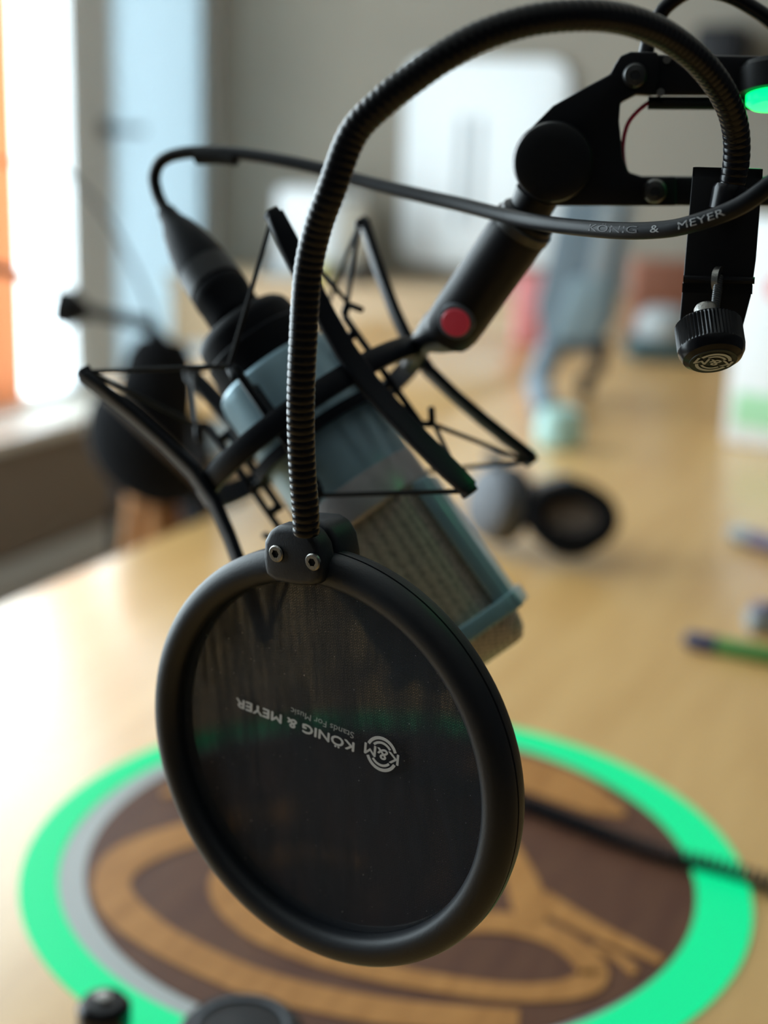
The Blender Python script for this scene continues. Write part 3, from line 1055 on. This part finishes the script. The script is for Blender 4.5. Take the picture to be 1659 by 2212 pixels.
# neck and grip going down to the shock mount
g0, g1 = W(1128, 488, 0.484), W(990, 688, 0.508)
gax = (g1 - g0).normalized()
gl_ = (g1 - g0).length
nk0 = A(1160, 420, -0.003)
obj('neck', MB().tube([nk0, nk0.lerp(g0, .6), g0 + gax * 0.004], [0.0080, 0.0072, 0.0080], 24), M['arm'], MA)
obj('grip', MB().lathe(g0, gax, [(0.0, -0.006), (0.0085, -0.006), (0.0102, -0.004), (0.0104, 0.0), (0.0108, 0.0025), (0.0108, gl_ - 0.002), (0.0106, gl_ + 0.004), (0.0092, gl_ + 0.0085), (0.0, gl_ + 0.0085)], 48), M['arm'], MA, label='cylindrical black grip')
obj('grip_collar', MB().lathe(g0, gax, [(0.0106, -0.002), (0.0111, -0.0015), (0.0111, 0.0015), (0.0106, 0.002)], 48), M['dark_steel'], MA)
bt = W(978, 672, 0.5)
bn = (CAM - g1).normalized()
bn = (bn - gax * bn.dot(gax)).normalized()
bn = (bn * 0.97 - (gax.cross(bn)) * 0.0).normalized()
bc = g0 + gax * ((W(990, 668, .505) - g0).dot(gax))
obj('lens_bezel', MB().lathe(bc, bn, [(0.0068, 0.0050), (0.0068, 0.0112), (0.0060, 0.0118), (0.0055, 0.0118), (0.0055, 0.0106), (0, 0.0106)], 40), M['pad'], MA)
obj('red_lens', MB().lathe(bc, bn, [(0.0054, 0.0104), (0.0054, 0.0118), (0.0048, 0.0124), (0, 0.0127)], 40), M['red'], MA, label='round red lens')
e1 = W(930, 722, 0.524)
hoop_at = PO(112, RH, 0)
obj('tip', MB().tube([g1 - gax * 0.004, g1 + gax * 0.004, W(948, 716, .519), W(915, 735, .527), hoop_at.lerp(W(915, 735, .527), 0.3), hoop_at], [0.0105, 0.0104, 0.0085, 0.0048, 0.0036, 0.0036], 24), M['arm'], MA)
# wiring of the arm
obj('red_wire', MB().tube(spline([A(1424, 210, -0.004), A(1405, 219, -0.002), A(1378, 240, 0), A(1356, 268, 0), A(1346, 310, 0), A(1348, 352, -0.003), A(1360, 390, -0.006)], 8), 0.0007, 10), M['red_wire'], MA, label='thin red wire')
obj('arm_cable', MB().tube(spline([A(1394, 120, -0.004), A(1404, 82, -0.006), A(1420, 42, -0.01), A(1446, 4, -0.01), A(1500, -28, -0.01), A(1565, -22, -0.01), A(1625, 6, -0.01), A(1690, 55, -0.01), A(1800, 170, -0.012), A(1860, 300, -0.012), A(2000, 340, -0.012), A(2240, 350, -0.008)], 8), 0.0026, 14), M['gloss'], MA)

# green signal lamp on the arm, right edge of the picture
lo_ = A(1668, 178, 0.0)
lax = -U
SL = thing('signal_lamp', 'small black signal lamp glowing green on the arm at the right edge', 'lamp', tuple(lo_))
obj('lamp_housing', MB().lathe(lo_, lax, [(0.0, -0.006), (0.010, -0.006), (0.0115, -0.004), (0.0115, 0.0040), (0.0, 0.0040)], 40), M['matte'], SL)
obj('lamp_lens', MB().lathe(lo_, lax, [(0.0, 0.0038), (0.0085, 0.0038), (0.0085, 0.0068), (0.0070, 0.0080), (0.0, 0.0084)], 40), M['led_hot'], SL, label='glowing green lens')

gp_ = bpy.data.lights.new('signal_lamp_light', 'SPOT')
gp_.color = (0.02, 1.0, 0.25)
gp_.energy = 0.16
gp_.spot_size = math.radians(120)
gp_.spot_blend = 0.5
gp_.shadow_soft_size = 0.006
go_ = bpy.data.objects.new('signal_lamp_light', gp_)
COL.objects.link(go_)
go_.matrix_world = Matrix.Translation(lo_ + lax * 0.0105) @ lax.to_track_quat('-Z', 'Y').to_matrix().to_4x4()

# ------------------------------------------------------------------ things on the table
# headphones
hpC = desk(1165, 1165)
hd = thing('headphones', 'black and grey headphones lying on the table beyond the microphone', 'headphones', tuple(hpC))
c1 = desk(1062, 1185) + V((0, 0, 0.056))
n1 = (-R0 * 0.9 - V((F.x, F.y, 0)) * 0.5 + V((0, 0, 0.25))).normalized()
obj('ear_cup', MB().lathe(c1, n1, [(0.0, 0.022), (0.025, 0.022), (0.040, 0.014), (0.046, 0.0), (0.046, -0.008), (0.0, -0.008)], 40), M['pad'], hd, label='grey ear cup standing upright')
obj('ear_pad', MB().tube([c1 - n1 * 0.016 + (n1.cross(V((0, 0, 1))).normalized() * math.cos(a) + n1.cross(n1.cross(V((0, 0, 1)))).normalized() * math.sin(a)) * 0.034 for a in [2 * PI * k / 32 for k in range(32)]], 0.013, 12, closed=True), M['foam'], hd)
c2 = desk(1228, 1212) + V((0, 0, 0.050))
n2 = (R0 * -0.15 - V((F.x, F.y, 0)) * 0.9 + V((0, 0, 0.42))).normalized()
u2 = n2.cross(V((0, 0, 1))).normalized()
w2 = n2.cross(u2)
obj('ear_cup', MB().lathe(c2, n2, [(0.0, -0.018), (0.032, -0.016), (0.045, -0.006), (0.046, 0.004), (0.0, 0.004)], 40), M['black'], hd)
obj('ear_pad', MB().tube([c2 + n2 * 0.010 + (u2 * math.cos(a) * 0.042 + w2 * math.sin(a) * 0.030) for a in [2 * PI * k / 32 for k in range(32)]], 0.012, 12, closed=True), M['foam'], hd)
obj('ear_cloth', MB().lathe(c2 + n2 * 0.0045, n2, [(0.034, 0), (0.034, 0.002), (0, 0.003)], 32), M['pad_in'], hd, label='brown cloth inside the ear pad')
hb = spline([c1 + V((0, 0, 0.04)), c1 + V((0, 0, 0.046)) + V((F.x, F.y, 0)) * 0.05, (c1 + c2) / 2 + V((F.x, F.y, 0)) * 0.15 - V((0, 0, .01)), c2 + V((F.x, F.y, 0)) * 0.06 + V((0, 0, 0.03)), c2 - n2 * 0.012 + V((0, 0, .02))], 8)
obj('headband', MB().tube(hb, 0.008, 12), M['black'], hd)

# tall easel-like stand with two legs
def easel():
    d0 = W(1180, 930, 1.0)
    base_l, base_r = desk(1178, 925), desk(1262, 855)
    Yd = (base_l + base_r) / 2
    t = thing('desk_easel', 'tall blue grey folding stand with two splayed legs on the table', 'stand', tuple(Yd))
    dep = (Yd - CAM).dot(F) + 0.10

    def Q(px, py, k=0.0):
        return W(px, py, dep + k)
    bd = V((F.x, F.y, 0)).normalized()
    quad = [Q(1215, 430), Q(1372, 430), Q(1330, 690), Q(1292, 760), Q(1180, 770), Q(1160, 660)]
    obj('back_board', MB().prism(quad, bd * 0.012).bevel(0.004, 2), M['blue_grey'], t, ang=40)
    obj('front_pocket', MB().prism([p - bd * 0.012 for p in (Q(1235, 600), Q(1318, 600), Q(1300, 730), Q(1190, 740))], bd * 0.012).bevel(0.004, 2), M['blue_pale'], t, ang=40, label='paler blue pocket')
    obj('strap', MB().prism([p - bd * 0.008 for p in (Q(1300, 440), Q(1338, 440), Q(1306, 600), Q(1272, 600))], bd * 0.008).bevel(0.002, 1), M['grey_strip'], t)
    obj('leg', MB().tube([Q(1190, 750), Q(1160, 830, -.04), base_l + V((0, 0, 0.03)), base_l + V((0, 0, 0.001))], [0.024, 0.023, 0.024, 0.022], 12), M['blue_grey'], t)
    obj('leg', MB().tube([Q(1300, 740), Q(1290, 800, -.03), base_r + V((0, 0, 0.03)), base_r + V((0, 0, 0.001))], [0.015, 0.014, 0.015, 0.015], 12), M['matte'], t)


easel()
mc = desk(1206, 962)
mt_ = thing('mint_jar', 'small round mint green jar at the foot of the blue grey stand', 'jar', tuple(mc))
obj('jar_body', MB().lathe(mc, V((0, 0, 1)), [(0.0, 0), (0.032, 0), (0.036, 0.004), (0.039, 0.030), (0.034, 0.040), (0.0, 0.040)], 40), M['mint'], mt_)
obj('jar_lid', MB().lathe(mc + V((0, 0, 0.0402)), V((0, 0, 1)), [(0.0, 0), (0.033, 0), (0.033, 0.014), (0.028, 0.019), (0.0, 0.020)], 40), M['mint'], mt_)

# white printed box at the right edge
bx = desk(1560, 955)
tb = thing('carton', 'tall white carton with a pink mark and a pale green band at the right edge', 'box', tuple(bx))
hgt, wid, dpt = 0.36, 0.26, 0.07
ax1, ax2 = R0, V((F.x, F.y, 0)).normalized()
flat1, flat2 = ax1, ax2
ca_, sa_ = math.cos(math.radians(38)), math.sin(math.radians(38))
ax1, ax2 = flat1 * ca_ - flat2 * sa_, flat2 * ca_ + flat1 * sa_
bx = bx + V((0, 0, 0.001))
cb = bx + ax1 * (wid / 2) + ax2 * (dpt / 2)
obj('carton_body', MB().box(cb + V((0, 0, hgt / 2)), (wid, dpt, hgt), (ax1, ax2, V((0, 0, 1)))).bevel(0.003), M['paper'], tb)
fo = bx - ax2 * 0.0006
obj('green_band', MB().box(fo + ax1 * (wid / 2 + 0.005) + V((0, 0, 0.058)), (wid - 0.02, 0.001, 0.055), (ax1, ax2, V((0, 0, 1)))), M['mint_print'], tb, smooth=False, label='pale green printed band')
obj('pink_mark', MB().box(fo + ax1 * 0.078 + V((0, 0, 0.255)), (0.06, 0.001, 0.034), (ax1, ax2, V((0, 0, 1)))), M['pink'], tb, smooth=False, label='pink printed mark')

ax1, ax2 = flat1, flat2

# small things behind the bracket
def small_box(name, label, px, py, w, d, h, m, cat='box', lid=None):
    p = desk(px, py)
    t = thing(name, label, cat, tuple(p))
    obj('case', MB().box(p + V((0, 0, h / 2)), (w, d, h), (ax1, ax2, V((0, 0, 1)))).bevel(0.006, 2), M[m], t)
    if lid:
        obj('lid', MB().box(p + V((0, 0, h + 0.006)), (w * 1.03, d * 1.03, 0.012), (ax1, ax2, V((0, 0, 1)))).bevel(0.004, 2), M[lid], t)
    return t


small_box('storage_tray', 'low dark teal tray on the table under the grey pouch', 1430, 775, 0.16, 0.12, 0.05, 'teal')
gp = desk(1430, 775) + V((0, 0, 0.05))
go = obj('pouch', MB().lathe(gp, V((0, 0, 1)), [(0.0, 0.0005), (0.06, 0.0005), (0.066, 0.02), (0.06, 0.05), (0.04, 0.066), (0.0, 0.07)], 32), M['eraser'], base=tuple(gp))
tag(go, 'soft pale grey pouch lying in the dark teal tray', 'pouch')
small_box('leather_case', 'rust brown leather case behind the grey pouch', 1440, 735, 0.20, 0.10, 0.20, 'rust', 'case')
small_box('red_box', 'small faded red box beside the blue grey stand', 1140, 742, 0.07, 0.06, 0.17, 'pink', lid='rust')

# pens and small pieces at the right edge
def pen(name, label, p0, p1, r, body, cap, cat):
    a, b = desk(*p0) + V((0, 0, r)), desk(*p1) + V((0, 0, r))
    t = thing(name, label, cat, tuple((a + b) / 2 - V((0, 0, r))))
    d = (b - a).normalized()
    ln = (b - a).length
    obj('cap', MB().lathe(a, d, [(0.0, 0), (r * 0.7, 0), (r, 0.004), (r, ln * 0.25), (0, ln * 0.25)], 20), M[cap], t)
    obj('barrel', MB().lathe(a, d, [(0, ln * 0.24), (r * 0.93, ln * 0.24), (r * 0.93, ln * 0.97), (r * 0.7, ln), (0, ln)], 20), M[body], t)


pen('marker', 'green marker with a dark cap lying near the right edge', (1478, 1398), (1760, 1452), 0.0085, 'green_pen', 'navy', 'marker')
pen('violet_marker', 'violet marker with a grey cap at the right edge, above the green marker', (1578, 1168), (1760, 1225), 0.011, 'violet', 'eraser', 'marker')
er = desk(1655, 1362)
eo = thing('desk_holder', 'small pale grey holder cut by the right edge beside the green marker', 'holder', tuple(er))
obj('holder_body', MB().box(er + V((0, 0, 0.010)), (0.04, 0.03, 0.02), (ax1, ax2, V((0, 0, 1)))).bevel(0.005, 2), M['eraser'], eo)
obj('holder_top', MB().box(er + V((0, 0, 0.024)), (0.03, 0.02, 0.008), (ax1, ax2, V((0, 0, 1)))).bevel(0.003, 2), M['violet'], eo)

# coiled cord across the ring
ca = [desk(*p) for p in ((820, 1670), (960, 1705), (1120, 1752), (1220, 1790), (1330, 1832), (1440, 1868), (1560, 1898), (1680, 1938), (1850, 2010))]
cpth = resample(spline(ca, 12), 0.0008)
turn = 0.0052
hel = []
for i, p in enumerate(cpth[1:-1]):
    t = (cpth[i + 2] - cpth[i]).normalized()
    s = V((-t.y, t.x, 0))
    a = 2 * PI * i * 0.0008 / turn
    hel.append(p + V((0, 0, 0.0076)) + (s * math.cos(a) + V((0, 0, 1)) * math.sin(a)) * 0.0048)
co = obj('coiled_cord', MB().tube(hel, 0.0017, 8), M['rubber'], base=tuple(ca[2]))
tag(co, 'coiled black cord lying across the wooden disc and the green ring', 'cord')

# things cut off by the bottom edge
k1 = desk(226, 2225)
kd = thing('desk_knob', 'small round black knob cut off by the bottom edge over the green ring', 'knob', tuple(k1))  # a loose round knob standing on the tabletop
obj('knob_body', MB().lathe(k1, V((0, 0, 1)), [(0.0, 0.0013), (0.013, 0.0013), (0.014, 0.004), (0.014, 0.014), (0.011, 0.018), (0.0, 0.019)], 32), M['gloss'], kd)
obj('knob_stud', MB().lathe(k1 + V((0, 0, 0.0188)), V((0, 0, 1)), [(0.004, 0), (0.004, 0.002), (0, 0.0024)], 16), M['steel'], kd)
k2 = desk(520, 2290)
kp = thing('cable_puck', 'flat black round puck cut off by the bottom edge below the pop filter', 'puck', tuple(k2))
obj('puck_body', MB().lathe(k2, V((0, 0, 1)), [(0.0, 0.002), (0.030, 0.002), (0.032, 0.005), (0.032, 0.016), (0.029, 0.019), (0.0, 0.020)], 48), M['black'], kp)
obj('puck_groove', MB().lathe(k2, V((0, 0, 1)), [(0.022, 0.0195), (0.024, 0.0195), (0.024, 0.0206), (0.022, 0.0206)], 48, closed=True), M['pad'], kp)

# ------------------------------------------------------------------ far side of the room
# second microphone on its own boom at the left
m2d = 1.75
SB = thing('boom_stand', 'black boom stand reaching in from the left in front of the window', 'microphone stand', tuple(V((W(-420, 700, m2d).x, W(-420, 700, m2d).y, 0))))
bb = W(-420, 560, m2d)
foot = V((bb.x, bb.y, 0))
obj('stand_base', MB().lathe(foot, V((0, 0, 1)), [(0.0, 0), (0.13, 0), (0.13, 0.012), (0.05, 0.03), (0.0, 0.03)], 40), M['matte'], SB)
obj('stand_pole', MB().tube([foot + V((0, 0, 0.02)), bb], 0.012, 16), M['matte'], SB)
obj('boom', MB().tube([bb, W(0, 580, m2d), W(120, 622, m2d)], 0.007, 12), M['matte'], SB)
obj('boom_joint', MB().lathe(W(118, 660, m2d), (W(190, 675, m2d) - W(118, 660, m2d)), [(0.0, 0), (0.025, 0.002), (0.026, 0.02), (0.012, 0.042), (0.0, 0.044)], 28), M['matte'], SB, label='black cone-shaped boom joint')
obj('boom_tip', MB().tube([W(120, 640, m2d), W(180, 672, m2d), W(250, 685, m2d), W(320, 700, m2d), W(345, 735, m2d), W(345, 775, m2d)], [0.009, 0.008, 0.008, 0.010, 0.012, 0.014], 14), M['matte'], SB)
obj('boom_cable', MB().tube(spline([W(-60, 350, m2d), W(40, 350, m2d), W(110, 362, m2d), W(165, 392, m2d), W(230, 470, m2d), W(285, 570, m2d), W(320, 650, m2d), W(335, 710, m2d)], 8), 0.0026, 10), M['cable'], SB)
m2a, m2b = W(350, 735, m2d), W(325, 960, m2d)
S2 = thing('second_microphone', 'black microphone with a round bowl shield hanging from the left boom', 'microphone', tuple(m2a))
obj('microphone_body', MB().lathe(m2a, m2b - m2a, [(0.0, 0), (0.030, 0.0), (0.042, 0.02), (0.050, 0.06), (0.052, 0.16), (0.0, 0.17)], 36), M['foam'], S2)
r1, r2 = W(222, 838, m2d), W(452, 1056, m2d)
bc_ = (r1 + r2) / 2
brad = (r2 - r1).length / 2
bax = (r2 - r1).normalized()
bvw = (CAM - bc_).normalized()
bdn = bax.cross(bvw)
if bdn.dot(U) > 0:
    bdn = -bdn
prof_bowl = [(brad * math.cos(a), brad * 0.86 * math.sin(a)) for a in [PI / 2 * k / 10 for k in range(11)]]
prof_bowl[-1] = (0.0, prof_bowl[-1][1])
obj('bowl_shield', MB().lathe(bc_, bdn, [(0.0, 0.01), (brad * 0.9, 0.004)] + [(brad * 1.0, 0.0)] + prof_bowl[1:], 48), M['foam'], S2, label='black bowl shaped shield')
obj('bowl_rim', MB().tube([bc_ + (bax * math.cos(a) + bax.cross(bdn) * math.sin(a)) * brad for a in [2 * PI * k / 48 for k in range(48)]], 0.006, 10, closed=True), M['pad_in'], S2)

# wooden stool beyond the table
st = V((-1.33, 1.62, 0))
sl = hit(330, 1110, V((0, 0, 0.52)), V((0, 0, 1)))
st = V((sl.x, sl.y, 0))
ST = thing('wooden_stool', 'orange beech stool on the floor left of the table', 'stool', tuple(st))
obj('seat', MB().lathe(st + V((0, 0, 0.545)), V((0, 0, 1)), [(0.0, 0), (0.045, 0), (0.05, 0.006), (0.05, 0.028), (0.045, 0.035), (0.0, 0.035)], 40), M['wood_leg'], ST)
for k in range(4):
    a = PI / 4 + PI / 2 * k
    d = V((math.cos(a), math.sin(a), 0))
    obj('leg', MB().tube([st + d * 0.10, st + d * 0.03 + V((0, 0, 0.55))], [0.012, 0.018], 12), M['wood_leg'], ST)

# grey chair behind the microphone
gc = hit(438, 870, V((0, 3.0, 0)), V((0, 1, 0)))
gch = V((gc.x, gc.y, 0))
GC = thing('grey_chair', 'small mottled grey chair with a black seat near the far end of the side table', 'chair', tuple(gch))
hz_ = gc.z
obj('backrest', MB().box(gch + V((0, 0.05, hz_)), (0.17, 0.06, 0.30)).bevel(0.03, 3), M['chair'], GC, ang=50)
obj('seat', MB().box(gch + V((0, -0.13, hz_ - 0.20)), (0.22, 0.26, 0.05)).bevel(0.02, 3), M['matte'], GC, ang=50)
for x in (-1, 1):
    for y in (-0.27, 0.02):
        obj('leg', MB().tube([gch + V((x * 0.09, y, 0)), gch + V((x * 0.09, y, hz_ - 0.22))], 0.012, 10), M['matte'], GC)

# sideboard along the back wall with things on it
SBx0, SBx1, SBz = -2.42, -0.45, 0.78
SD_ = thing('sideboard', 'light oak sideboard along the back wall', 'sideboard', ((SBx0 + SBx1) / 2, 3.9, 0))
obj('carcass', MB().box(((SBx0 + SBx1) / 2, 3.90, SBz / 2 - 0.01), (SBx1 - SBx0, 0.38, SBz - 0.02)), M['oak2'], SD_, smooth=False)
obj('top', MB().box(((SBx0 + SBx1) / 2, 3.895, SBz - 0.012), (SBx1 - SBx0 + 0.02, 0.40, 0.024)).bevel(0.004), M['oak2'], SD_)
for k in range(4):
    w_ = (SBx1 - SBx0) / 4
    x = SBx0 + w_ * (k + 0.5)
    d_ = obj('door', MB().box((x, 3.705, 0.39), (w_ - 0.012, 0.018, 0.70)).bevel(0.003), M['oak2'], SD_)
    obj('handle', MB().box((x + w_ * 0.4, 3.688, 0.45), (0.012, 0.016, 0.12)).bevel(0.003), M['dark_steel'], d_)
# whiteboard panel with rounded corners on the back wall
wb = MB()
x0, x1, z0, z1, rr = -1.80, -1.265, 0.83, 1.455, 0.07
pts = []
for cx_, cz_, a0 in ((x1 - rr, z1 - rr, 0), (x0 + rr, z1 - rr, 90), (x0 + rr, z0 + rr, 180), (x1 - rr, z0 + rr, 270)):
    for k in range(7):
        a = math.radians(a0 + 15 * k)
        pts.append(V((cx_ + rr * math.cos(a), YB - 0.03, cz_ + rr * math.sin(a))))
WBt = thing('whiteboard', 'glossy white board with rounded corners on the back wall', 'whiteboard', ((x0 + x1) / 2, YB - 0.01, z0))
obj('board', MB().prism(pts, V((0, 0.028, 0))).bevel(0.004), M['white'], WBt)
for xx, w_ in ((-1.60, 0.022), (-1.545, 0.02)):
    obj('grey_strip', MB().box((xx, YB - 0.033, 1.12), (w_, 0.005, 0.33)).bevel(0.002, 1), M['grey_strip'], WBt, label='narrow grey strip on the white board')
# white monitor-like appliance, lamp, small boxes on the sideboard
pr_ = thing('white_printer', 'white rounded appliance on a dark grey foot on the sideboard', 'printer', (-1.99, 3.88, SBz))
obj('shell', MB().box((-1.99, 3.90, 0.935), (0.22, 0.20, 0.24)).bevel(0.02, 3), M['white'], pr_, ang=50)
obj('foot', MB().box((-1.99, 3.88, 0.797), (0.26, 0.24, 0.034)).bevel(0.006, 2), M['eraser'], pr_)
lp = thing('table_lamp', 'slim beige table lamp on a black base on the sideboard', 'lamp', (-1.82, 3.82, SBz))
obj('base', MB().lathe((-1.80, 3.82, SBz), (0, 0, 1), [(0.0, 0), (0.035, 0), (0.035, 0.05), (0.012, 0.07), (0.0, 0.07)], 28), M['matte'], lp)
obj('shade', MB().lathe((-1.82, 3.82, SBz + 0.06), (0, 0, 1), [(0.0, 0), (0.030, 0.0), (0.034, 0.10), (0.030, 0.17), (0.0, 0.175)], 28), M['beige'], lp)
yb = thing('yellow_tin', 'yellow tin on the sideboard beside the beige lamp', 'tin', (-1.90, 3.74, SBz))
obj('tin_body', MB().lathe((-1.905, 3.745, SBz), (0, 0, 1), [(0.0, 0), (0.03, 0), (0.03, 0.055), (0.0, 0.055)], 28), M['yellow'], yb)
obj('tin_lid', MB().lathe((-1.905, 3.745, SBz + 0.0552), (0, 0, 1), [(0.0, 0), (0.031, 0), (0.031, 0.010), (0.0, 0.012)], 28), M['yellow'], yb)
# dark wall lamp high on the back wall
wlp = hit(1560, 110, V((0, YB - 0.1, 0)), V((0, 1, 0)))
wt = thing('wall_speaker', 'dark loudspeaker mounted high on the back wall at the right', 'loudspeaker', tuple(wlp))
obj('cabinet', MB().box(wlp, (0.14, 0.14, 0.13)).bevel(0.02, 3), M['matte'], wt)
obj('wall_bracket', MB().box(wlp + V((0, 0.085, 0)), (0.05, 0.035, 0.06)).bevel(0.004, 1), M['matte'], wt)
